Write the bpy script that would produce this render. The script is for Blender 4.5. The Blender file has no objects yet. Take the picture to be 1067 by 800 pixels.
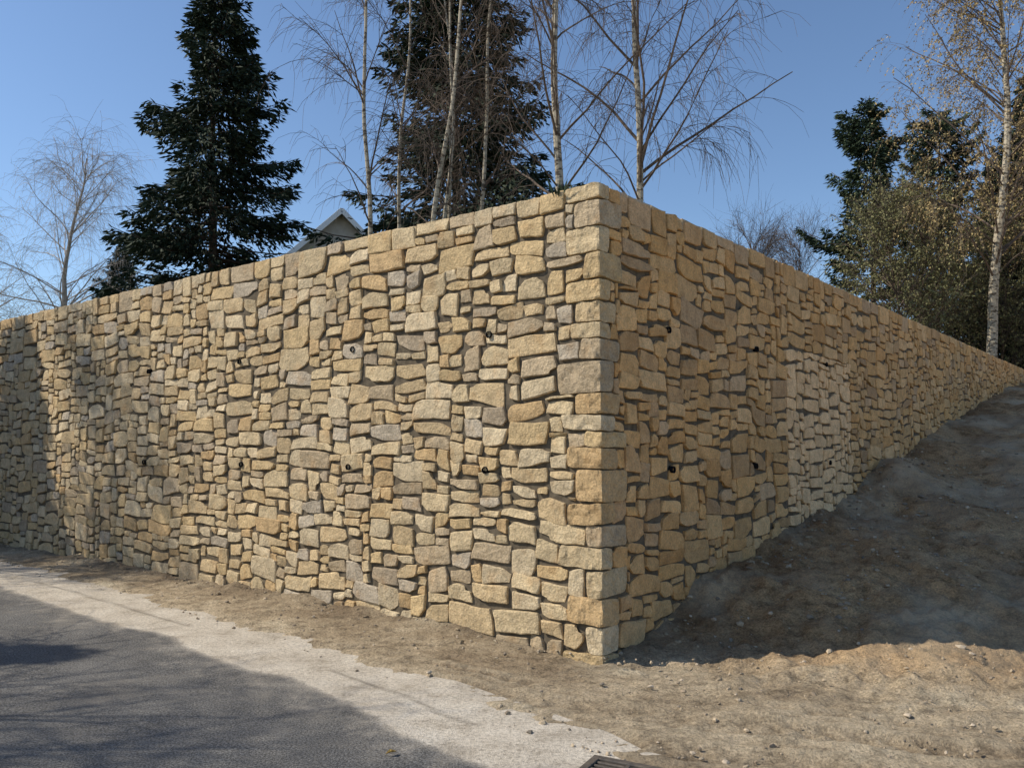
import bpy, math, numpy as np
from mathutils import Vector, Euler
R0=np.random.default_rng(7)
# ---------------------------------------------------------------- noise
def _h(ix,iy,iz):
    n=(ix.astype(np.int64)*374761393+iy.astype(np.int64)*668265263+iz.astype(np.int64)*1274126177)&0xffffffff
    n=((n^(n>>13))*1103515245)&0xffffffff
    n=((n^(n>>16))*668265263)&0xffffffff
    return ((n^(n>>15))&0xffff)/32767.5-1.0
def noise(x,y,z=0.0):
    x,y,z=np.broadcast_arrays(np.asarray(x,float),np.asarray(y,float),np.asarray(z,float))
    ix=np.floor(x);iy=np.floor(y);iz=np.floor(z)
    fx=x-ix;fy=y-iy;fz=z-iz
    fx=fx*fx*(3-2*fx);fy=fy*fy*(3-2*fy);fz=fz*fz*(3-2*fz)
    r=0
    for a in(0,1):
        for b in(0,1):
            for c in(0,1):
                w=(fx if a else 1-fx)*(fy if b else 1-fy)*(fz if c else 1-fz)
                r=r+w*_h(ix+a,iy+b,iz+c)
    return r
def sstep(a,b,x):
    t=np.clip((x-a)/(b-a),0,1);return t*t*(3-2*t)
# ---------------------------------------------------------------- frame
C=np.array([0.68,6.4]); H=3.68
aL=math.radians(51.8); aR=math.radians(39.7)
dL=np.array([-math.sin(aL),math.cos(aL)]); nL=np.array([-math.cos(aL),-math.sin(aL)])
dR=np.array([math.sin(aR),math.cos(aR)]);  nR=np.array([math.cos(aR),-math.sin(aR)])
PK=[-2,0,1.83,3.9,6.6,10.2,15,20,26,45]; PV=[0,0.0,.36,.72,1.0,1.78,2.55,3.22,3.55,3.9]
def uv_of(x,y):
    X=x-C[0];Y=y-C[1]
    return X*dL[0]+Y*dL[1], X*nL[0]+Y*nL[1], X*dR[0]+Y*dR[1], X*nR[0]+Y*nR[1]
def d_edge(u): return np.interp(u,[-1.2,-.9,1,3.03,8.8,60],[1.75,1.62,1.32,1.08,.78,.72])
def ruts(x,y):
    A=np.array([-1.3,6.10]);B=np.array([2.9,4.35]);v=(B-A)/np.linalg.norm(B-A);nn=np.array([-v[1],v[0]])
    q=(x-A[0])*v[0]+(y-A[1])*v[1]; w=(x-A[0])*nn[0]+(y-A[1])*nn[1]-.035*(q-2.5)**2+.15+.02*noise(q*2,0,2)
    m=sstep(-.4,.8,q)*(1-sstep(6,8,q))*np.clip(.55+.6*noise(q*1.1,w*1.5,77),0,1)
    h=0*x;dk=0*x
    for off,wd,dp in((0,.13,.035),(-.50,.12,.032),(.40,.05,.015)):
        e=np.abs(w-off);g=np.exp(-(e/wd)**6)
        lug=np.sin(q*38+np.sign(w-off)*(w-off)*38)
        h=h-dp*m*g+dp*.6*m*np.exp(-((e-wd*1.4)/.045)**2)+.013*m*g*lug
        dk=dk+m*g*(.6-.6*lug)-.5*m*np.exp(-((e-wd*1.4)/.05)**2)
    return h,dk
def gz(x,y,detail=True):
    u,d,t,s=uv_of(x,y)
    te=t-.45*np.clip(s,0,7)
    h=np.interp(te,PK,PV)
    h=(h+np.interp(te+.5,PK,PV)+np.interp(te-.5,PK,PV))/3-.03
    h=np.where(te<-.5,0,np.maximum(h,0))
    inside=(d<-.3)&(s<-.3)
    h=np.where(inside,np.minimum(h,3.0),h)
    right=sstep(-.5,1.5,t)*sstep(-1,.2,s)
    if detail:
        h=h+(.014+.07*right)*noise(x*1.3,y*1.3,3)+(.014+.034*right)*noise(x*4,y*4,9)
        h=h+(.009+.016*right)*noise(x*11,y*11,1)+(.006+.009*right)*noise(x*26,y*26,5)
        h=h+.05*np.exp(-np.clip(d,0,9)/.18)*sstep(.2,1.5,u)*(1+.8*noise(x*3,y*3,20))
        h=h+.06*np.exp(-np.clip(s,0,9)/.3)*sstep(.4,1.8,t)*(1+.7*noise(x*2.5,y*2.5,21))
        g=np.exp(-(((t-6.9)/.8)**2+((s-.35)/.55)**2)); h=h+.22*g
        h=h+ruts(x,y)[0]
    er=np.maximum(d_edge(u)-d,-1.08-u)
    er=np.where(d<0,9,er)
    er2=er+.06*noise(x*3.1,y*3.1,7)+.05*noise(x*9,y*9,8)+.03*noise(x*25,y*25,8)
    sm=sstep(-.14,.20,er2)
    low=.055*np.exp(-((x-C[0])**2+(y-C[1])**2)/1.2)
    return -.035*(1-sm)+sm*(.014+h-low)
# ---------------------------------------------------------------- mesh helpers
SC=bpy.context.scene; COL=SC.collection
def mk(name,V,F,mats,midx=None,col=None,attrs=None,smooth=False,link=True):
    V=np.asarray(V,np.float32).reshape(-1,3);F=np.asarray(F,np.int32)
    k=F.shape[1]
    me=bpy.data.meshes.new(name)
    me.vertices.add(len(V));me.vertices.foreach_set('co',V.ravel())
    me.loops.add(F.size);me.loops.foreach_set('vertex_index',F.ravel())
    me.polygons.add(len(F));me.polygons.foreach_set('loop_start',np.arange(0,F.size,k,dtype=np.int32))
    me.polygons.foreach_set('loop_total',np.full(len(F),k,np.int32))
    for m in mats: me.materials.append(m)
    if midx is not None: me.polygons.foreach_set('material_index',np.asarray(midx,np.int32))
    me.update(calc_edges=True)
    me.polygons.foreach_set('use_smooth',np.full(len(F),smooth,bool))
    if col is not None:
        a=me.color_attributes.new('Col','FLOAT_COLOR','POINT')
        c=np.ones((len(V),4),np.float32);c[:,:3]=col;a.data.foreach_set('color',c.ravel())
    if attrs:
        for n,v in attrs.items():
            a=me.attributes.new(n,'FLOAT','POINT');a.data.foreach_set('value',np.asarray(v,np.float32))
    me.validate()
    if not link: return me
    ob=bpy.data.objects.new(name,me);COL.objects.link(ob);return ob
def gridF(nu,nv,base=0):
    i,j=np.meshgrid(np.arange(nu-1),np.arange(nv-1),indexing='ij')
    a=i*nv+j
    return np.stack([a,a+nv,a+nv+1,a+1],-1).reshape(-1,4)+base
# ---------------------------------------------------------------- material helpers
def newmat(name,rough=.9,spec=.2):
    m=bpy.data.materials.new(name);m.use_nodes=True;nt=m.node_tree
    b=nt.nodes['Principled BSDF'];b.inputs['Roughness'].default_value=rough
    b.inputs['Specular IOR Level'].default_value=spec
    return m,nt,b
def nz(nt,scale,detail=4,rough=.6,vec=None,dist=0):
    n=nt.nodes.new('ShaderNodeTexNoise');n.inputs['Scale'].default_value=scale
    n.inputs['Detail'].default_value=detail;n.inputs['Roughness'].default_value=rough;n.inputs['Distortion'].default_value=dist
    if vec is None:
        g=nt.nodes.new('ShaderNodeNewGeometry');vec=g.outputs['Position']
    nt.links.new(vec,n.inputs['Vector']);return n.outputs['Fac']
def ramp(nt,src,stops):
    r=nt.nodes.new('ShaderNodeValToRGB');nt.links.new(src,r.inputs[0]);e=r.color_ramp.elements
    while len(e)<len(stops): e.new(.5)
    for i,(p,c) in enumerate(stops):
        e[i].position=p;e[i].color=(c,c,c,1) if np.isscalar(c) else (*c,1)
    return r.outputs[0]
def mix(nt,a,b,f,bt='MIX'):
    m=nt.nodes.new('ShaderNodeMix');m.data_type='RGBA';m.blend_type=bt
    for s,i in((a,6),(b,7)):
        if isinstance(s,tuple): m.inputs[i].default_value=(*s,1)
        else: nt.links.new(s,m.inputs[i])
    if np.isscalar(f): m.inputs[0].default_value=f
    else: nt.links.new(f,m.inputs[0])
    return m.outputs[2]
def bump(nt,b,src,dist,strength=1,prev=None):
    n=nt.nodes.new('ShaderNodeBump');n.inputs['Distance'].default_value=dist;n.inputs['Strength'].default_value=strength
    nt.links.new(src,n.inputs['Height'])
    if prev is not None: nt.links.new(prev,n.inputs['Normal'])
    nt.links.new(n.outputs[0],b.inputs['Normal']);return n.outputs[0]
def attr(nt,name,out='Color'):
    a=nt.nodes.new('ShaderNodeAttribute');a.attribute_name=name;return a.outputs[out]
# stone
M_st,nt,b=newmat('sandstone',.88,.25)
c=attr(nt,'Col')
c=mix(nt,c,ramp(nt,nz(nt,9,3,.65),[(.25,.66),(.5,1.0),(.75,1.28)]),.8,'MULTIPLY')
c=mix(nt,c,ramp(nt,nz(nt,60,2,.7),[(.3,.58),(.55,1.0),(.75,1.28)]),.65,'MULTIPLY')
c=mix(nt,c,(.46,.26,.10),ramp(nt,nz(nt,5,2,.6),[(.54,0),(.75,.4)]))
c=mix(nt,c,(.25,.20,.14),ramp(nt,nz(nt,3.1,3,.7),[(.60,0),(.8,.35)]))
nt.links.new(c,b.inputs['Base Color'])
bump(nt,b,nz(nt,26,5,.75),.030,.9)
# mortar
M_mo,nt,b=newmat('mortar',.95,.1)
c=ramp(nt,nz(nt,14,3,.7),[(.3,(.075,.062,.045)),(.7,(.17,.14,.10))]);nt.links.new(c,b.inputs['Base Color'])
# dirt
M_di,nt,b=newmat('sandy_soil',.95,.1)
c=ramp(nt,nz(nt,.9,5,.62),[(.34,(.33,.255,.17)),(.46,(.44,.35,.235)),(.55,(.53,.43,.295)),(.68,(.62,.53,.38))])
c=mix(nt,c,ramp(nt,nz(nt,7,5,.8),[(.36,.45),(.5,1.0),(.64,1.2)]),.85,'MULTIPLY')
c=mix(nt,c,ramp(nt,nz(nt,55,2,.75),[(.34,.55),(.5,1.0),(.66,1.3)]),.8,'MULTIPLY')
c=mix(nt,c,(1.0,.80,.60),attr(nt,'bank','Fac'),'MULTIPLY')  # warm tint painted into the shaded bank's soil to offset bluish skylight
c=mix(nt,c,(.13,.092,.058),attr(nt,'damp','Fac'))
c=mix(nt,c,(.66,.56,.40),attr(nt,'dry','Fac'))
nt.links.new(c,b.inputs['Base Color'])
bump(nt,b,nz(nt,24,6,.78),.05,1)
# pebble
M_pb,nt,b=newmat('pebble_stone',.9,.2)
nt.links.new(attr(nt,'Col'),b.inputs['Base Color'])
# road
M_ro,nt,b=newmat('road_asphalt',.85,.3)
asp=ramp(nt,nz(nt,1.4,4,.65),[(.3,(.095,.092,.087)),(.7,(.15,.145,.135))])
asp=mix(nt,asp,ramp(nt,nz(nt,80,2,.8),[(.38,.4),(.5,1.0),(.62,2.0)]),.85,'MULTIPLY')
asp=mix(nt,asp,(.27,.245,.205),ramp(nt,nz(nt,1.1,6,.8,None,.6),[(.52,0),(.66,.5)]))
pal=ramp(nt,nz(nt,2.6,6,.78),[(.34,(.36,.31,.24)),(.47,(.52,.46,.37)),(.66,(.64,.58,.48))])
pal=mix(nt,pal,ramp(nt,nz(nt,40,4,.8),[(.36,.5),(.5,1.0),(.64,1.25)]),.8,'MULTIPLY')
f=nt.nodes.new('ShaderNodeMath');f.operation='ADD';nt.links.new(attr(nt,'dust','Fac'),f.inputs[0])
g=nt.nodes.new('ShaderNodeMath');g.operation='MULTIPLY_ADD';nt.links.new(nz(nt,3.4,6,.78),g.inputs[0]);g.inputs[1].default_value=1.0;g.inputs[2].default_value=-.5
nt.links.new(g.outputs[0],f.inputs[1])
c=mix(nt,asp,pal,ramp(nt,f.outputs[0],[(.22,0),(.5,.5),(.68,1)]))
c=mix(nt,c,(.10,.085,.065),attr(nt,'joint','Fac'))
nt.links.new(c,b.inputs['Base Color'])
bump(nt,b,nz(nt,90,3,.8),.010,1)
# terrace soil/grass
M_te,nt,b=newmat('terrace_grass',.95,.1)
nt.links.new(ramp(nt,nz(nt,.8,5,.7),[(.3,(.05,.06,.025)),(.6,(.09,.09,.04)),(.8,(.14,.11,.06))]),b.inputs['Base Color'])
bump(nt,b,nz(nt,20,4,.8),.05)
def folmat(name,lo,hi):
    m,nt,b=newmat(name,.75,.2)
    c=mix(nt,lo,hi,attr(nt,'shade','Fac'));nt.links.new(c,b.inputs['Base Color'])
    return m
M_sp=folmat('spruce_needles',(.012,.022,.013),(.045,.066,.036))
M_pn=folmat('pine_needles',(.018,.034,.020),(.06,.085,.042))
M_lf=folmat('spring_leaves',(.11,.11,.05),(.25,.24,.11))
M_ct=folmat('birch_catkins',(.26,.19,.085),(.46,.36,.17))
def barkmat(name,a,bb,sc=6):
    m,nt,b=newmat(name,.9,.15);tc=nt.nodes.new('ShaderNodeTexCoord');mp=nt.nodes.new('ShaderNodeMapping')
    mp.inputs['Scale'].default_value=(1,1,2.2);nt.links.new(tc.outputs['Object'],mp.inputs[0])
    nt.links.new(ramp(nt,nz(nt,sc,2,.7,mp.outputs[0]),[(.38,a),(.52,bb)]),b.inputs['Base Color'])
    return m
M_bw=barkmat('birch_bark',(.10,.08,.06),(.42,.37,.28))
M_tw=barkmat('twig_bark',(.09,.07,.055),(.15,.115,.09))
M_tl=barkmat('pale_twig_bark',(.30,.26,.22),(.44,.39,.34))
M_br=barkmat('brown_bark',(.05,.035,.025),(.11,.08,.06))
# ---------------------------------------------------------------- GROUND
def axis(parts):
    out=[]
    for a,b_,st in parts: out+=list(np.arange(a,b_,st))
    return out
geo=[1.5,3,5.5,9,15,25,42,70,120,200,330]
xs=[-13-g for g in geo[::-1]]+axis([(-13,-6,.12),(-6,-3,.05),(-3,5,.022),(5,15,.08)])+[15+g for g in [0]+geo]
ys=[3.2-g for g in geo[::-1]]+axis([(3.2,7.5,.024),(7.5,10,.05),(10,22,.09)])+[22+g for g in [0]+geo]
xs=np.array(xs);ys=np.array(ys)
X,Y=np.meshgrid(xs,ys,indexing='ij');Z=gz(X,Y)
u,d,t,s=uv_of(X,Y)
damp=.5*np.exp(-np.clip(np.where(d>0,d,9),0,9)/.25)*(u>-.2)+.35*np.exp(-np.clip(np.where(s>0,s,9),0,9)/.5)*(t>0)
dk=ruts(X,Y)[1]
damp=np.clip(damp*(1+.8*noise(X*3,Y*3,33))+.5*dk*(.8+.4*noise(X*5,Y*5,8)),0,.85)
bank=sstep(-.1,1.0,t-.3*s)*sstep(-.5,0,s)
dry=np.clip(-dk*.7,0,.5)+.5*bank*np.clip(noise(X*.9,Y*.9,61)+.5*noise(X*4,Y*4,62),0,1)
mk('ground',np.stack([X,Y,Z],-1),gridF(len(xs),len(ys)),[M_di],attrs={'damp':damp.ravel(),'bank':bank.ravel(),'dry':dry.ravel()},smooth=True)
# road
us=np.array(list(np.arange(-1.3,12,.06))+[12.5,13,14,15,17,20,25,32,40,60,100,200]);ds=np.array(list(np.arange(-.06,1.6,.03))+[1.8,2,2.5,3,4,5,7,9,14])
U,D=np.meshgrid(us,ds,indexing='ij')
DD=D+d_edge(U)-.2
PX=C[0]+U*dL[0]+DD*nL[0];PY=C[1]+U*dL[1]+DD*nL[1]
wd=np.interp(U,[-.65,1.26,6.8],[.56,.56,.70])+.2
e=D-wd+.05*noise(U*1.5,0,3)+.02*noise(U*6,0,5)
dust=1.05-.78*sstep(-.09,.10,e)-.32*sstep(.1,.9,e)
jn=.55*np.exp(-((D-wd*.55-.03*noise(U*2,0,9))/.02)**2)*(noise(U*1.2,1,1)>-.3)
mk('asphalt_road',np.stack([PX,PY,0*PX+.004*noise(PX*2,PY*2)],-1),gridF(*U.shape),[M_ro],attrs={'dust':dust.ravel(),'joint':jn.ravel()},smooth=True)
# terrace behind the walls
tt=np.array([.35,.8,2,4,7,12,20,35,60,110,200,350])
V=[]
for a in tt:
    for b_ in tt:
        p_=C+a*dL+b_*dR
        V.append([p_[0],p_[1],3.4+.02*min(a+b_,40)])
mk('terrace_ground',V,gridF(12,12),[M_te])
# ---------------------------------------------------------------- WALL
wall=bpy.data.objects.new('stone_retaining_wall',None);COL.objects.link(wall)
NV=90;VB=-.16;cw=(H-VB)/NV
quo=[];r=0;k=0
while r<NV:
    hh=int(R0.choice([3,4,4,5,6],p=[.25,.3,.2,.15,.1]))
    if NV-r-hh<3: hh=NV-r
    a_,b_=(int(R0.integers(6,10)),int(R0.integers(3,6)))
    if k%2: a_,b_=b_,int(R0.integers(5,9))
    quo.append((r,hh,a_,b_));r+=hh;k+=1
SU0,SU1,SR=88,140,67  # column and row limits of the sun patch painted on the right wall
def tile(NU,side,rng):
    occ=np.zeros((NV,NU),bool);lab=-np.ones((NV,NU+20),int);rects=[]
    for (r,hh,a_,b_) in quo: occ[r:r+hh,:(a_ if side=='L' else b_)]=True
    for r in range(NV):
        c_=0
        while c_<NU:
            if occ[r,c_]: c_+=1;continue
            av=0
            while c_+av<NU and not occ[r,c_+av] and av<18:
                if side=='R' and r<SR and av>0 and (c_+av) in (SU0,SU1): break
                av+=1
            hh=int(rng.choice([2,3,4,5],p=[.26,.40,.25,.09]))
            w=int(round(hh*rng.uniform(1.2,2.8)+.5));w=max(3,min(w,12))
            if r>0 and w+1<av and lab[r-1,c_+w-1]!=lab[r-1,c_+w]: w+=int(rng.choice([-1,1,2,2]))
            w=max(w,3)
            if av-w<=2: w=av if av<=12 else av//2
            hh=min(hh,w if w>2 else int(rng.integers(1,4)))
            if NV-r-hh<=2: hh=NV-r
            mh=0
            while r+mh<NV and mh<hh and not occ[r+mh,c_:c_+w].any():
                if side=='R' and mh>0 and r+mh==SR and c_<SU1 and c_+w>SU0: break
                mh+=1
            hh=mh
            if r+hh+1<NV and occ[r+hh+1,c_:c_+w].all() and not occ[r+hh,c_:c_+w].any(): hh+=1
            occ[r:r+hh,c_:c_+w]=True;lab[r:r+hh,c_:c_+w]=len(rects);rects.append((c_,w,r,hh,1 if r+hh>=NV else 0));c_+=w
    return np.array(rects)
pal_=np.array([(.60,.455,.265),(.635,.50,.305),(.66,.535,.35),(.51,.40,.26),(.57,.40,.21),(.52,.44,.33),(.62,.46,.25),(.45,.36,.25)])
pw=np.array([.23,.22,.17,.10,.07,.05,.13,.03])
def stones(side,NU,seed):
    rng=np.random.default_rng(seed)
    rc=tile(NU,side,rng)
    u0=rc[:,0]*cw;u1=u0+rc[:,1]*cw;v0=VB+rc[:,2]*cw;v1=v0+rc[:,3]*cw
    if side=='R':
        keep=v1>np.interp((u0+u1)/2,PK,PV)-.22;rc=rc[keep];u0=u0[keep];u1=u1[keep];v0=v0[keep];v1=v1[keep]
    m=len(rc)
    ga=np.array([-1,-.97,-.90,-.55,-.18,.18,.55,.90,.97,1]);gb=np.array([-1,-.955,-.86,-.35,.05,.4,.86,.955,1])
    A,B=np.meshgrid(ga,gb,indexing='ij');n=A.size;A=A.ravel()[None];B=B.ravel()[None]
    cap=rc[:,4:5]>0
    jt=rng.uniform(.004,.011,(m,1))
    hw=((u1-u0)/2)[:,None]-jt;hh=((v1-v0)/2)[:,None]-jt
    k_=rng.uniform(.0,.16,(m,1));k_=np.where(cap,.06,k_)
    x=A*np.sqrt(1-k_*B**2/2);y=B*np.sqrt(1-k_*A**2/2)
    mn=np.minimum(hw,hh)
    def bil(amp):
        q=rng.uniform(-1,1,(m,4))*amp
        return ((1-A)*(1-B)*q[:,0:1]+(1+A)*(1-B)*q[:,1:2]+(1-A)*(1+B)*q[:,2:3]+(1+A)*(1+B)*q[:,3:4])/4
    amp=np.where(cap,.2,.32)*mn
    ang=rng.normal(0,1,(m,1))*np.where(cap,.01,.035)
    px=x*hw+bil(amp);py=y*hh+bil(amp)*np.where(cap,.5,1)
    for q in range(3):
        sx=rng.choice([-1,1],(m,1));sy=rng.choice([-1,1],(m,1));cut=rng.uniform(.1,.8,(m,1))*(rng.random((m,1))<.42)
        cut=np.where(cap,cut*.4,cut)
        over=np.clip((x*sx+y*sy)-(2-cut)*.95,0,1)
        px=px-sx*over*hw*.5;py=py-sy*over*hh*.5
    uu=((u0+u1)/2)[:,None]+px*np.cos(ang)-py*np.sin(ang)
    vv=((v0+v1)/2)[:,None]+px*np.sin(ang)+py*np.cos(ang)
    fade=sstep(.25,.9,uu)*sstep(0,.5,H-.04-vv)
    if side=='R':
        fb=1-(1-sstep(.0,.35,np.minimum(np.abs(uu-SU0*cw),np.abs(uu-SU1*cw))))*(vv<2.8)*.9
    else: fb=1
    so=17.3 if side=='L' else 91.7
    uu0=uu.copy()
    uu=uu+fade*fb*(.03*noise(uu*1.7,vv*2.2,so)+.015*noise(uu*5,vv*5,so))
    vv=vv+fade*(.055*noise(uu0*1.1,vv*1.3,so+5)+.026*noise(uu0*3.3,vv*3,so+5))
    sd=rng.uniform(0,500,(m,1))
    uu=uu+.006*noise(uu*24,vv*24,sd);vv=vv+.006*noise(uu*24,vv*24,sd+40)
    pa=np.interp(np.abs(A),[0,.55,.90,.97,1],[1,1,1.0,.86,-.5]);pb=np.interp(np.abs(B),[0,.4,.86,.955,1],[1,1,1.0,.86,-.5])
    pr=np.minimum(pa,pb)
    dep=rng.uniform(.018,.038,(m,1))
    th=rng.uniform(0,6.28,(m,1));rg=np.abs(A*np.cos(th)+B*np.sin(th)-rng.uniform(-.4,.4,(m,1)))
    z=pr*dep+np.clip(pr,0,1)*(A*rng.normal(0,.005,(m,1))+B*rng.normal(0,.004,(m,1))-rg*rng.uniform(0,.008,(m,1))+.004*noise(uu*9,vv*9,sd)+.005*noise(uu*26,vv*26,sd))
    dd,nn=(dL,nL) if side=='L' else (dR,nR)
    V=np.stack([C[0]+uu*dd[0]+z*nn[0],C[1]+uu*dd[1]+z*nn[1],vv],-1).reshape(-1,3)
    F=(gridF(10,9)[None]+(np.arange(m)*n)[:,None,None]).reshape(-1,4)
    if side=='R': F=F[:,::-1]
    ci=rng.choice(len(pal_),m,p=pw/pw.sum());col=pal_[ci]*rng.uniform(.84,1.12,(m,1))
    if side=='R':
        col=col*np.array([1.14,.93,.70])  # warm bounce light on this shaded face, tinted into the stone colour
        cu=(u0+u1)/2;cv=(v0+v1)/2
        sun_patch=(cu>SU0*cw)&(cu<SU1*cw)&(cv<SR*cw+VB)
        col=np.where(sun_patch[:,None],np.array([.96,.66,.36])*rng.uniform(.84,1.03,(m,1)),col)  # patch of reflected sunlight, painted into these stones' colour
    col=np.repeat(col,n,0)
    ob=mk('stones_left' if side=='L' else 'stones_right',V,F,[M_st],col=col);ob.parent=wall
    capi=np.where(cap[:,0])[0]
    return [(u0[i],u1[i],pal_[ci[i]]) for i in capi]
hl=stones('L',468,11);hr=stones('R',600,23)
def boxgrid(na,nb,nc):
    Vs=[];Fs=[];o=0
    for ax in range(3):
        for sg in(-1,1):
            n1,n2=[(nb,nc),(na,nc),(na,nb)][ax]
            p,q=np.meshgrid(np.linspace(-1,1,n1),np.linspace(-1,1,n2),indexing='ij')
            e=np.full_like(p,sg);P=[(e,p,q),(p,e,q),(p,q,e)][ax]
            Vs.append(np.stack(P,-1).reshape(-1,3));f=gridF(n1,n2,o)
            if (sg>0)==(ax==1): f=f[:,::-1]
            Fs.append(f);o+=n1*n2
    return np.concatenate(Vs),np.concatenate(Fs)
hV,hF=boxgrid(5,5,3)
for side,lst,nm in(('L',hl,'head_stones_left'),('R',hr,'head_stones_right')):
    rng=np.random.default_rng(8);dd,nn=(dL,nL) if side=='L' else (dR,nR);Vs=[];Fs=[];Cs=[];o=0
    for (a,b_,cc) in lst:
        P=hV.copy();uu=(a+b_)/2+P[:,0]*((b_-a)/2-.006);ww=-.235+P[:,1]*.245
        zt=H-.005+rng.uniform(-.012,.010);zz=zt-.05+P[:,2]*.05
        uu=uu+.006*noise(uu*15,ww*15,1);zz=zz+.008*noise(uu*13,ww*13,2)
        Vs.append(np.stack([C[0]+uu*dd[0]+ww*nn[0],C[1]+uu*dd[1]+ww*nn[1],zz],-1));Fs.append(hF+o);o+=len(P);Cs.append(np.repeat(cc[None],len(P),0))
    ob=mk(nm,np.concatenate(Vs),np.concatenate(Fs),[M_st],col=np.concatenate(Cs));ob.parent=wall
bV,bF=boxgrid(14,14,10)
Vq=[];Fq=[];Cq=[];o=0
rng=np.random.default_rng(5)
for (r,hh,a_,b_) in quo:
    la,lb=a_*cw-.008,b_*cw-.008;z0,z1=VB+r*cw+.005,VB+(r+hh)*cw-.005
    out=.032+rng.uniform(-.007,.007)
    P=bV.copy()
    m_=np.sort(np.abs(P),1);e=np.clip((m_[:,1]-.80)/.2,0,1)**1.5
    sc=1-.022*e-.05*np.clip((m_[:,0]-.7)/.3,0,1)
    P=P*sc[:,None]
    A_=-out+(la+out)*(P[:,0]+1)/2;B_=-out+(lb+out)*(P[:,1]+1)/2;Zc=z0+(z1-z0)*(P[:,2]+1)/2
    A_=A_+(P[:,0]>0)*P[:,0]*P[:,2]*rng.uniform(-.016,.016);B_=B_+(P[:,1]>0)*P[:,1]*P[:,2]*rng.uniform(-.016,.016)
    Zc=Zc+rng.uniform(-.008,.008)*P[:,0]+rng.uniform(-.008,.008)*P[:,1]
    x=C[0]+A_*dL[0]+B_*dR[0];y=C[1]+A_*dL[1]+B_*dR[1]
    s_=rng.uniform(0,99)
    n1=.011*noise(x*12+s_,y*12,Zc*12)+.007*noise(x*34+s_,y*34,Zc*34)
    x=x+(nL[0]+nR[0])*n1;y=y+(nL[1]+nR[1])*n1;Zc=Zc+.006*noise(x*18,y*18,s_)
    Vq.append(np.stack([x,y,Zc],-1));Fq.append(bF+o);o+=len(P)
    cc=pal_[rng.choice([0,1,2,6,3,4])]*rng.uniform(.86,1.05);Cq.append(np.repeat(cc[None],len(P),0))
ob=mk('quoins',np.concatenate(Vq),np.concatenate(Fq),[M_st],col=np.concatenate(Cq));ob.parent=wall
def core(side,L,nm):
    uu=np.arange(0,L+.01,.06);vv=np.arange(-.4,H-.03,.06)
    U,Vv=np.meshgrid(uu,vv,indexing='ij');z=.002+.006*noise(U*9,Vv*9,4)
    dd,nn=(dL,nL) if side=='L' else (dR,nR)
    P=np.stack([C[0]+U*dd[0]+z*nn[0],C[1]+U*dd[1]+z*nn[1],Vv],-1)
    ob=mk(nm,P,gridF(*U.shape),[M_mo],smooth=True);ob.parent=wall
    c8=[]
    for w in(-.02,-.5):
        for q in(0.02,L):
            for zz in(-.4,H-.06): c8.append([C[0]+q*dd[0]+w*nn[0],C[1]+q*dd[1]+w*nn[1],zz])
    f=[(0,1,3,2),(4,6,7,5),(0,4,5,1),(2,3,7,6),(1,5,7,3),(0,2,6,4)]
    ob=mk(nm+'_body',c8,f,[M_mo]);ob.parent=wall
core('L',20,'mortar_left');core('R',25.6,'mortar_right')
M_pp,nt,b=newmat('black_plastic_pipe',.8,.1);b.inputs['Base Color'].default_value=(.012,.012,.013,1)
def pipe(side,uu,zz,i):
    dd,nn=(dL,nL) if side=='L' else (dR,nR);k=14
    ang=np.linspace(0,2*np.pi,k,endpoint=False)
    prof=[(.030,.0),(.030,.046),(.025,.046),(.025,.01),(.001,.01)]
    V=[]
    for rr,ww in prof:
        for a in ang:
            V.append([C[0]+(uu+rr*math.cos(a))*dd[0]+ww*nn[0],C[1]+(uu+rr*math.cos(a))*dd[1]+ww*nn[1],zz+rr*math.sin(a)-ww*.12])
    F=[]
    for a in range(len(prof)-1):
        for j in range(k): F.append([a*k+j,a*k+(j+1)%k,(a+1)*k+(j+1)%k,(a+1)*k+j])
    ob=mk('weep_pipe_%d'%i,V,F,[M_pp],smooth=False);ob.parent=wall
i=0
for uu in (1.05,2.85,4.7,6.75):
    for zz in(2.54,1.40): i+=1;pipe('L',uu+.04*(i%3),zz+.02*(i%2),i)
for uu in (1.05,2.85,5.0):
    for zz in(2.62,1.40): i+=1;pipe('R',uu+.04*(i%3),zz,i)
# ---------------------------------------------------------------- loose stones
def rocks(name,P,S,seed,mat,cols):
    rng=np.random.default_rng(seed);m=len(P)
    t_=(1+5**.5)/2
    iv=np.array([(-1,t_,0),(1,t_,0),(-1,-t_,0),(1,-t_,0),(0,-1,t_),(0,1,t_),(0,-1,-t_),(0,1,-t_),(t_,0,-1),(t_,0,1),(-t_,0,-1),(-t_,0,1)])/1.9
    fa=np.array([(0,11,5),(0,5,1),(0,1,7),(0,7,10),(0,10,11),(1,5,9),(5,11,4),(11,10,2),(10,7,6),(7,1,8),(3,9,4),(3,4,2),(3,2,6),(3,6,8),(3,8,9),(4,9,5),(2,4,11),(6,2,10),(8,6,7),(9,8,1)])
    V=iv[None]*(1+rng.normal(0,.17,(m,12,1)))*rng.uniform(.55,1.25,(m,1,3))*np.array([1,1,.7])
    a=rng.uniform(0,6.28,m);ca,sa=np.cos(a)[:,None],np.sin(a)[:,None]
    V=np.stack([V[...,0]*ca-V[...,1]*sa,V[...,0]*sa+V[...,1]*ca,V[...,2]],-1)*S[:,None,None]+P[:,None]
    F=(fa[None]+(np.arange(m)*12)[:,None,None]).reshape(-1,3)
    c_=np.repeat(np.array(cols)[rng.integers(0,len(cols),m)]*rng.uniform(.7,1.2,(m,1)),12,0)
    return mk(name,V.reshape(-1,3),F,[mat],col=c_)
rng=np.random.default_rng(3)
m=30000
x=rng.uniform(-8,9,m);y=rng.uniform(3.5,14,m);u,d,t,s=uv_of(x,y)
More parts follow.
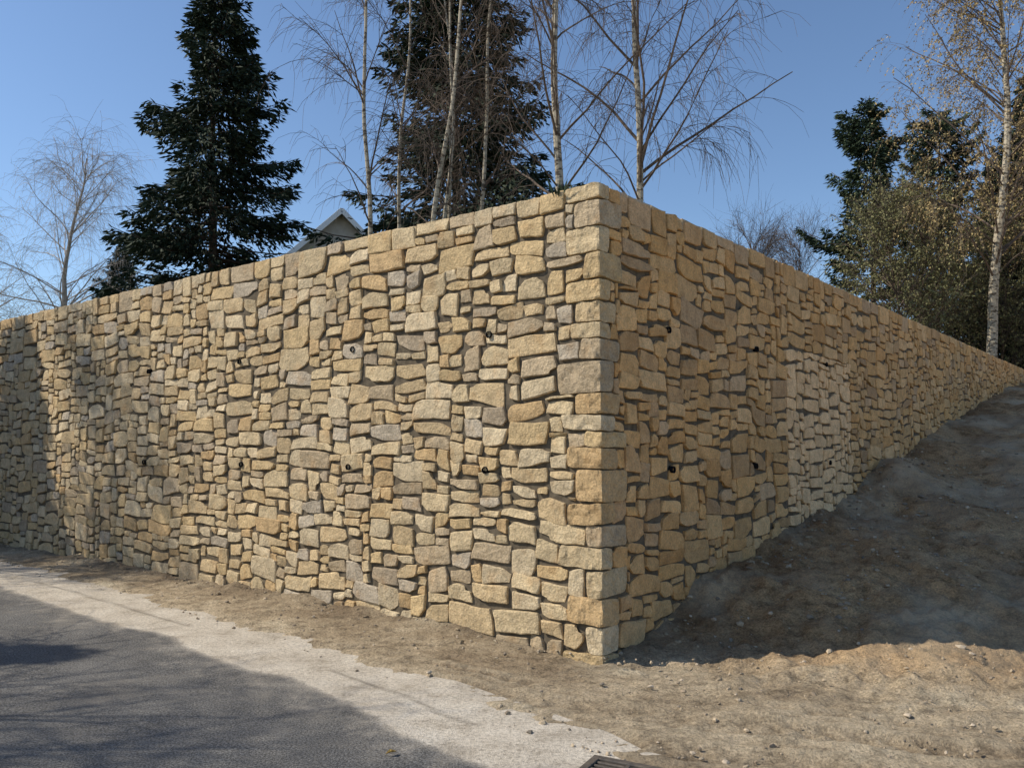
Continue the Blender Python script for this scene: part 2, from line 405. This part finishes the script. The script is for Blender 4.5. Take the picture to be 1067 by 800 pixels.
wallL=np.clip(np.exp(-np.clip(d,0,9)/.25),0,1);wr=np.exp(-np.clip(s,0,9)/.6)
ok=((d>.02)&(u>-.2))|((s>.02)&(t>-.2))|((d>0)&(s>0));ok&=(d<d_edge(u)+.1)|(u<-1.15)
cl=noise(x*2.2,y*2.2,50)>-.1
pr=np.where(t>0,.45+.5*wr,.4+.6*wallL)*np.where(cl,1,.3);ok&=rng.random(m)<pr
x,y=x[ok],y[ok];_,_,t,s=uv_of(x,y);S=(.004+.018*rng.random(len(x))**4)*np.where((t>1)&(s>0),1.5,1)
P=np.stack([x,y,np.maximum(gz(x,y),0)+S*.15],-1)
rocks('gravel',P,S,4,M_pb,[(.40,.32,.22),(.46,.38,.28),(.30,.24,.17),(.36,.29,.20),(.25,.21,.16)])
m=240;uu=np.concatenate([rng.uniform(.3,12,100),rng.uniform(.5,16,140)]);off=rng.exponential(.10,m)+.05
sL=np.arange(m)<100
x=np.where(sL,C[0]+uu*dL[0]+off*nL[0],C[0]+uu*dR[0]+off*2.2*nR[0]);y=np.where(sL,C[1]+uu*dL[1]+off*nL[1],C[1]+uu*dR[1]+off*2.2*nR[1])
S=.008+.032*rng.random(m)**3;P=np.stack([x,y,gz(x,y)],-1)
rocks('soil_clods',P,S,5,M_di,[(.3,.24,.16)])
# ---------------------------------------------------------------- drain grate, leaf
M_ir,nt,b=newmat('cast_iron',.6,.5);nt.links.new(ramp(nt,nz(nt,25,5,.7),[(.35,(.05,.045,.04)),(.7,(.15,.12,.09))]),b.inputs['Base Color'])
M_bk,nt,b=newmat('drain_dark',.9,.1);b.inputs['Base Color'].default_value=(.01,.01,.01,1)
dr=bpy.data.objects.new('storm_drain_grate',None);COL.objects.link(dr)
def box(name,c,sz,mat,par,rot=0,bev=.004):
    bpy.ops.mesh.primitive_cube_add(size=1);o=bpy.context.object;o.name=name;o.scale=sz
    bpy.ops.object.transform_apply(location=False,rotation=False,scale=True)
    o.location=c;o.rotation_euler=(0,0,rot);o.data.materials.append(mat);o.parent=par
    if bev:
        md=o.modifiers.new('b','BEVEL');md.width=bev;md.segments=2
    return o
dr.location=(.50,4.04,.03);dr.rotation_euler=(0,0,-.5);dr.scale=(.8,.8,1)
box('pit',(0,0,-.012),(.44,.44,.01),M_bk,dr,bev=0)
for n_,c_,s_ in(('frame_1',(0,.22,0),(.5,.05,.03)),('frame_2',(0,-.22,0),(.5,.05,.03)),('frame_3',(.225,0,0),(.05,.388,.03)),('frame_4',(-.225,0,0),(.05,.388,.03)),('rib',(0,0,.001),(.03,.386,.02))):
    box(n_,c_,s_,M_ir,dr)
for q in range(7): 
    for sx in(-1,1): box('bar_%d_%d'%(q,sx+1),(sx*.107,-.165+q*.055,.0),(.182,.022,.018),M_ir,dr)
M_dl,nt,b=newmat('dry_leaf',.7,.2);nt.links.new(ramp(nt,nz(nt,60,3),[(.4,(.35,.2,.05)),(.6,(.5,.35,.1))]),b.inputs['Base Color'])
a=np.linspace(0,2*np.pi,12,endpoint=False);rad=np.array([1,.75,.55,.7,.5,.6,.9,.6,.5,.7,.55,.75])
V=[(0,0,.006)]+[(r_*.036*math.cos(q),r_*.023*math.sin(q),.004+.014*abs(math.sin(q))) for q,r_ in zip(a,rad)]
F=[(0,1+j,1+(j+1)%12) for j in range(12)]
o=mk('fallen_leaf',V,F,[M_dl]);o.location=(-.63,4.42,.008);o.rotation_euler=(0,0,.6)
# ---------------------------------------------------------------- TREES
def tubes(P,Rr,k=3):
    m,n,_=P.shape;T=np.gradient(P,axis=1);T/=np.linalg.norm(T,axis=2,keepdims=True)+1e-9
    ref=np.where(np.abs(T[...,2:3])>.9,np.array([1.,0,0]),np.array([0,0,1.]))
    A=np.cross(T,ref);A/=np.linalg.norm(A,axis=2,keepdims=True)+1e-9;B=np.cross(T,A)
    an=np.linspace(0,2*np.pi,k,endpoint=False)
    V=P[:,:,None]+Rr[:,:,None,None]*(A[:,:,None]*np.cos(an)[None,None,:,None]+B[:,:,None]*np.sin(an)[None,None,:,None])
    i,j=np.meshgrid(np.arange(n-1),np.arange(k),indexing='ij');j2=(j+1)%k
    f=np.stack([i*k+j,(i+1)*k+j,(i+1)*k+j2,i*k+j2],-1).reshape(-1,4)
    F=(f[None]+(np.arange(m)*n*k)[:,None,None]).reshape(-1,4)
    return V.reshape(-1,3),F
def grow(S,D,L,n,droop,wob,rng):
    P=[S];d=D/np.linalg.norm(D,axis=1,keepdims=True);st=(L/(n-1))[:,None]
    for i in range(n-1):
        d=d+rng.normal(0,wob,d.shape);d[:,2]-=droop;d/=np.linalg.norm(d,axis=1,keepdims=True)
        P.append(P[-1]+d*st)
    return np.stack(P,1)
def pick(P,m,lo,hi,rng):
    i=rng.integers(0,len(P),m);q=rng.uniform(lo,hi,m)*(P.shape[1]-1);k=np.minimum(q.astype(int),P.shape[1]-2);f=(q-k)[:,None]
    return P[i,k]*(1-f)+P[i,k+1]*f,(P[i,k+1]-P[i,k])/(np.linalg.norm(P[i,k+1]-P[i,k],axis=1,keepdims=True)+1e-9),i,q/(P.shape[1]-1)
class MB:
    def __init__(s): s.V=[];s.F=[];s.M=[];s.A=[];s.o=0
    def add(s,V,F,mi,sh=None):
        s.V.append(V);s.F.append(F+s.o);s.M.append(np.full(len(F),mi));s.A.append(np.zeros(len(V)) if sh is None else sh);s.o+=len(V)
    def mesh(s,name,mats): return mk(name,np.concatenate(s.V),np.concatenate(s.F),mats,np.concatenate(s.M),attrs={'shade':np.concatenate(s.A)},link=False)
def cards(P,D,L,Wd,rng):
    m=len(P);D=D/np.linalg.norm(D,axis=1,keepdims=True);r_=rng.normal(0,1,(m,3));S=np.cross(D,r_);S/=np.linalg.norm(S,axis=1,keepdims=True)+1e-9
    L=L[:,None];Wd=Wd[:,None]
    V=np.stack([P,P+D*L*.5-S*Wd*.5,P+D*L,P+D*L*.45+S*Wd*.5],1)
    return V.reshape(-1,3),np.arange(m*4).reshape(m,4)
def place(me,name,x,y,z=3.4,rot=0,sc=1,ty=0):
    o=bpy.data.objects.new(name,me);COL.objects.link(o);o.location=(x,y,z)
    o.rotation_euler=(Euler((0,ty,0)).to_matrix()@Euler((0,0,rot)).to_matrix()).to_euler()
    o.scale=(sc,sc,sc);return o
def decid(name,seed,Ht,tr,limbs=45,ll=2.6,subs=7,sl=1.1,tw=6,tl=.8,up=.9,ld=.02,sdp=.12,tdp=.45,lo=.2,mats=None,leaf=0,leafs=.04,wob=.03):
    rng=np.random.default_rng(seed);mb=MB()
    T=grow(np.array([[0,0,-.3]]),np.array([[0,0,1.]]),np.array([Ht]),26,-.006,wob,rng)
    mb.add(*tubes(T,(tr*np.linspace(1,.1,26)**.9)[None],8),0)
    S,TD,i,q=pick(T,limbs,lo,.98,rng);az=rng.uniform(0,2*np.pi,limbs)
    D=np.stack([np.cos(az),np.sin(az),np.full(limbs,up)+rng.normal(0,.2,limbs)+.5*q],1)
    L=ll*(1.12-q)**.7*rng.uniform(.55,1.15,limbs)+.4
    Pl=grow(S,D,L,9,ld,.07,rng);r0=(.007*L+.006)[:,None];mb.add(*tubes(Pl,r0*np.linspace(1,.3,9)[None],4),1)
    m=limbs*subs;S,TD,i,q=pick(Pl,m,.2,1,rng);D=TD+rng.normal(0,.55,(m,3));D[:,2]+=.1
    Ps=grow(S,D,sl*rng.uniform(.4,1.2,m),6,sdp,.1,rng);mb.add(*tubes(Ps,np.linspace(.0065,.003,6)[None]*np.ones((m,1)),3),1)
    m2=m*tw;S,TD,i,q=pick(Ps,m2,.1,1,rng);D=TD+rng.normal(0,.6,(m2,3))
    Pt=grow(S,D,tl*rng.uniform(.3,1.2,m2),4,tdp*1.4,.12,rng);mb.add(*tubes(Pt,np.linspace(.0038,.002,4)[None]*np.ones((m2,1)),3),1)
    if leaf:
        S,TD,i,q=pick(Pt,leaf,.1,1,rng);D=rng.normal(0,.6,(leaf,3));D[:,2]-=.6
        V,F=cards(S,D,leafs*rng.uniform(.6,1.3,leaf),leafs*.6*rng.uniform(.6,1.2,leaf),rng)
        mb.add(V,F,2,np.repeat(rng.random(leaf),4))
    return mb.mesh(name,mats or [M_bw,M_tw,M_ct])
def conifer(name,seed,Ht,Rb,pw_=.65,z0=.06,dens=1.,mats=None,droop=.32,gap=.34,cl=.26,irr=.25,tipup=.2):
    rng=np.random.default_rng(seed);mb=MB()
    T=grow(np.array([[0,0,-.3]]),np.array([[0,0,1.]]),np.array([Ht+.3]),20,-.01,.008,rng)
    mb.add(*tubes(T,(.013*Ht*np.linspace(1,.06,20))[None],8),0)
    B=[];zz=z0*Ht
    while zz<Ht-.15:
        f=zz/Ht;Rr=Rb*(1-f)**pw_*min(1,.75+f*2)
        nb=int(6+3*rng.random())
        wr=1+rng.normal(0,irr*.4)
        for a in rng.uniform(0,6.283,nb): B.append((zz+rng.normal(0,.08),a,max(.12,Rr*wr*rng.uniform(1-irr*1.6,1.12)),f))
        zz+=gap*(1-.45*f)*rng.uniform(.8,1.2)
    B=np.array(B);m=len(B);q=np.linspace(0,1,7)[None]
    L=B[:,2:3];dr_=droop*(1.25-1.4*B[:,3:4])*rng.uniform(.7,1.3,(m,1))
    rad=L*q;hz=B[:,0:1]-dr_*L*q+tipup*L*q**3
    P=np.stack([rad*np.cos(B[:,1:2]),rad*np.sin(B[:,1:2]),hz],-1)
    mb.add(*tubes(P,(.012+.008*L)*np.linspace(1,.3,7)[None],3),0)
    n=int(dens*m*115);w=B[:,2]/B[:,2].sum();bi=rng.choice(m,n,p=w);qq=rng.uniform(.12,1,n)**.8
    k=np.minimum((qq*6).astype(int),5);f=(qq*6-k)[:,None];S=P[bi,k]*(1-f)+P[bi,k+1]*f
    az=B[bi,1];o=np.stack([np.cos(az),np.sin(az),0*az],1);sd=np.stack([-np.sin(az),np.cos(az),0*az],1)
    wl=B[bi,2]*.30*np.sin(np.pi*np.clip(qq*.85+.12,0,1))+.05
    lat=rng.uniform(-1,1,n);S=S+sd*(lat*wl)[:,None];S[:,2]-=np.abs(lat)*wl*.35+rng.exponential(.07,n)
    D=o*rng.uniform(.4,1,(n,1))+sd*(lat*.9)[:,None]+rng.normal(0,.25,(n,3));D[:,2]-=rng.uniform(.0,.75,n)
    V,F=cards(S,D,cl*rng.uniform(.5,1.25,n),cl*.30*rng.uniform(.6,1.2,n),rng)
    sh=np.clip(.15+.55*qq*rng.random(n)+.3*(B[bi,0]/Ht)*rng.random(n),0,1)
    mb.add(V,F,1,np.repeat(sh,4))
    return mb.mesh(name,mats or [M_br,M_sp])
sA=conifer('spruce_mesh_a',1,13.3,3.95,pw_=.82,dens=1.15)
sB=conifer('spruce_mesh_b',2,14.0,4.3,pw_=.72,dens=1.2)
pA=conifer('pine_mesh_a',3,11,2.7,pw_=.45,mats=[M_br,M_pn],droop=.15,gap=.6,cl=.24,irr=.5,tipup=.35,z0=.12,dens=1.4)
place(sA,'spruce_tree',-8.8,24,3.3,.3)
place(sB,'spruce_tree',-1.4,22.0,3.3,1.2)
place(sB,'spruce_tree',-14.9,31,3.0,2.0,.45)
place(pA,'pine_tree',13.2,30,3.6,0)
place(pA,'pine_tree',17.0,32,3.6,2.1,1.05)
place(sA,'spruce_tree',20.0,31,3.6,2.1,.95)
place(sB,'spruce_tree',16.2,27,3.6,4.1,.55)
bA=decid('birch_mesh_a',21,13,.085,limbs=40,tw=5)
bB=decid('birch_mesh_b',22,12,.055,limbs=26,ll=1.8,subs=6,tw=4)
bC=decid('birch_mesh_c',23,13,.08,limbs=50,ll=3.2,tl=1.0,sdp=.16,tw=7)
for (bx,by,me,rot,ty,sc) in [(-2.61,15.5,bB,.2,.0,1),(-2.33,17,bB,1.9,.02,.95),(-1.76,15,bB,3.3,.085,1),(-1.49,15.4,bB,4.4,.03,.9),(-.81,15.6,bB,5.4,.07,.95),
    (.79,13.6,bA,.8,.0,1),(2.21,14.5,bC,.05,.06,1),(-1.25,17,bB,2.6,-.03,.9)]:
    place(me,'birch_tree',bx,by,3.35,rot,sc,ty)
bL=decid('bare_mesh_l',31,9.0,.14,limbs=64,ll=4.0,sl=1.5,subs=8,tw=5,tl=1.0,lo=.12,up=.7,mats=[M_tl,M_tl,M_ct],wob=.05)
place(bL,'bare_weeping_tree',-16.2,30,3.3,2.5,1.0)
place(bL,'bare_weeping_tree',-22.0,33,3.3,.5,1.05)
bR=decid('birch_mesh_r',41,15,.15,limbs=80,ll=4.2,subs=8,tw=5,tl=1.0,lo=.15,leaf=30000,leafs=.07,mats=[M_bw,M_tw,M_ct])
place(bR,'birch_tree',13.2,22.6,3.4,0,1,.06)
place(bR,'birch_tree',17.0,24.6,3.4,2,1,0)
bS=decid('shrub_mesh',51,5.2,.05,limbs=50,ll=2.4,up=1.2,sdp=.0,tdp=.05,subs=8,tw=5,lo=.02,leaf=18000,leafs=.075,mats=[M_br,M_tw,M_lf])
for (x,y,r_,sc) in((11.3,23.5,0,1.0),(12.8,25.5,2,1.1),(14.9,25.0,4,.9),(15.9,23.6,4,.75)): place(bS,'willow_shrub',x,y,3.4,r_,sc)
bT=decid('bare_shrub_mesh',61,6,.06,limbs=50,ll=2.6,up=1.3,sdp=-.02,tdp=.0,subs=8,tw=5,lo=.03,mats=[M_br,M_tw,M_lf])
for (x,y,r_,sc) in((9.0,31,0,1.0),(11.0,32,2,1.05),(7.4,33,1,.85)): place(bT,'bare_shrub',x,y,3.6,r_,sc)
# trees standing across the street on the left
place(sB,'spruce_tree',-10.6,6.6,0,.7,.46)
place(bL,'bare_tree',-7.9,5.0,0,1.2,.75)
place(sB,'spruce_tree',-12.6,13.0,0,2.7,.56)
place(bR,'birch_tree',-12.0,11.2,0,.4,.6)
place(bL,'bare_tree',-12.2,9.4,0,1.2,.7)
rng=np.random.default_rng(9);mb=MB();n=60
S=np.stack([C[0]-.25+rng.normal(0,.05,n),C[1]+.28+rng.normal(0,.05,n),np.full(n,3.62)],1);D=rng.normal(0,.4,(n,3));D[:,2]=1
V,F=cards(S,D,rng.uniform(.08,.20,n),np.full(n,.025),rng);mb.add(V,F,0,np.repeat(rng.random(n)*.5,4))
place(mb.mesh('weeds_mesh',[M_pn]),'weed_tuft',0,0,0)
# ---------------------------------------------------------------- house
M_rf,nt,b=newmat('roof_tiles',.8,.3);nt.links.new(ramp(nt,nz(nt,6,4),[(.3,(.18,.17,.16)),(.7,(.30,.28,.27))]),b.inputs['Base Color'])
M_hw,nt,b=newmat('render_wall',.9,.2);nt.links.new(ramp(nt,nz(nt,3,4),[(.3,(.40,.36,.30)),(.7,(.5,.46,.4))]),b.inputs['Base Color'])
M_wf,nt,b=newmat('white_bargeboard',.6,.3);b.inputs['Base Color'].default_value=(.7,.7,.68,1)
M_gl,nt,b=newmat('window_glass',.1,.5);b.inputs['Base Color'].default_value=(.03,.04,.05,1)
hs=bpy.data.objects.new('gabled_house',None);COL.objects.link(hs);hs.location=(-8.9,42,4.5);hs.rotation_euler=(0,0,.35)
w,l,e,rg=4.0,9.0,5.2,9.1
V=[(-w,0,0),(w,0,0),(w,0,e),(0,0,rg),(-w,0,e),(-w,l,0),(w,l,0),(w,l,e),(0,l,rg),(-w,l,e)]
me=bpy.data.meshes.new('walls');me.from_pydata(V,[],[(0,1,2,3,4),(5,9,8,7,6),(0,4,9,5),(1,6,7,2)]);me.materials.append(M_hw);o=bpy.data.objects.new('walls',me);COL.objects.link(o);o.parent=hs
box('foundation',(0,l/2,-.5),(2*w+.1,l+.1,1.1),M_hw,hs)
sl_=math.atan2(rg-e,w);ln=math.hypot(w,rg-e)+.6
for sg in(-1,1):
    o=box('roof_slope_%d'%(sg+1),(sg*(w+.42)/2,l/2,(rg+e)/2-.2+.12),(ln,l+1,.16),M_rf,hs,bev=.01);o.rotation_euler=(0,sg*sl_,0)
    o=box('bargeboard_%d'%(sg+1),(sg*(w+.42)/2,-.53,(rg+e)/2-.2+.05),(ln,.05,.26),M_wf,hs,bev=.01);o.rotation_euler=(0,sg*sl_,0)
for sx in(-1.6,1.6):
    box('window_%d'%(sx>0),(sx,-.03,3.2),(1.2,.08,1.3),M_gl,hs);box('window_frame_%d'%(sx>0),(sx,-.02,3.2),(1.36,.06,1.46),M_wf,hs)
box('door',(0,-.03,1.05),(1,.08,2.1),M_br,hs)
# ---------------------------------------------------------------- light, sky, camera
el=math.radians(41);Sd=Vector((-math.cos(el)*math.cos(math.radians(1)),math.cos(el)*math.sin(math.radians(1)),math.sin(el)))
sun=bpy.data.lights.new('sun','SUN');sun.energy=5;sun.angle=math.radians(.5);sun.color=(1,.91,.77)
so=bpy.data.objects.new('sun',sun);COL.objects.link(so);so.rotation_euler=(-Sd).to_track_quat('-Z','Y').to_euler();so.location=(-30,0,30)
w=bpy.data.worlds.new('World');SC.world=w;w.use_nodes=True;nt=w.node_tree
sk=nt.nodes.new('ShaderNodeTexSky');sk.sky_type='NISHITA';sk.sun_disc=False;sk.sun_elevation=el;sk.sun_rotation=math.atan2(Sd.x,Sd.y)
sk.air_density=1.0;sk.dust_density=.3;sk.ozone_density=4.0
nt.links.new(sk.outputs[0],nt.nodes['Background'].inputs[0]);nt.nodes['Background'].inputs[1].default_value=.15
cam=bpy.data.cameras.new('camera');cam.lens=29;cam.sensor_width=36;cam.clip_end=2000;cam.clip_start=.05
co=bpy.data.objects.new('camera',cam);COL.objects.link(co);co.location=(0,0,1.6);co.rotation_euler=(math.radians(94.3),0,0);SC.camera=co
SC.view_settings.view_transform='Standard';SC.view_settings.look='None';SC.view_settings.exposure=0
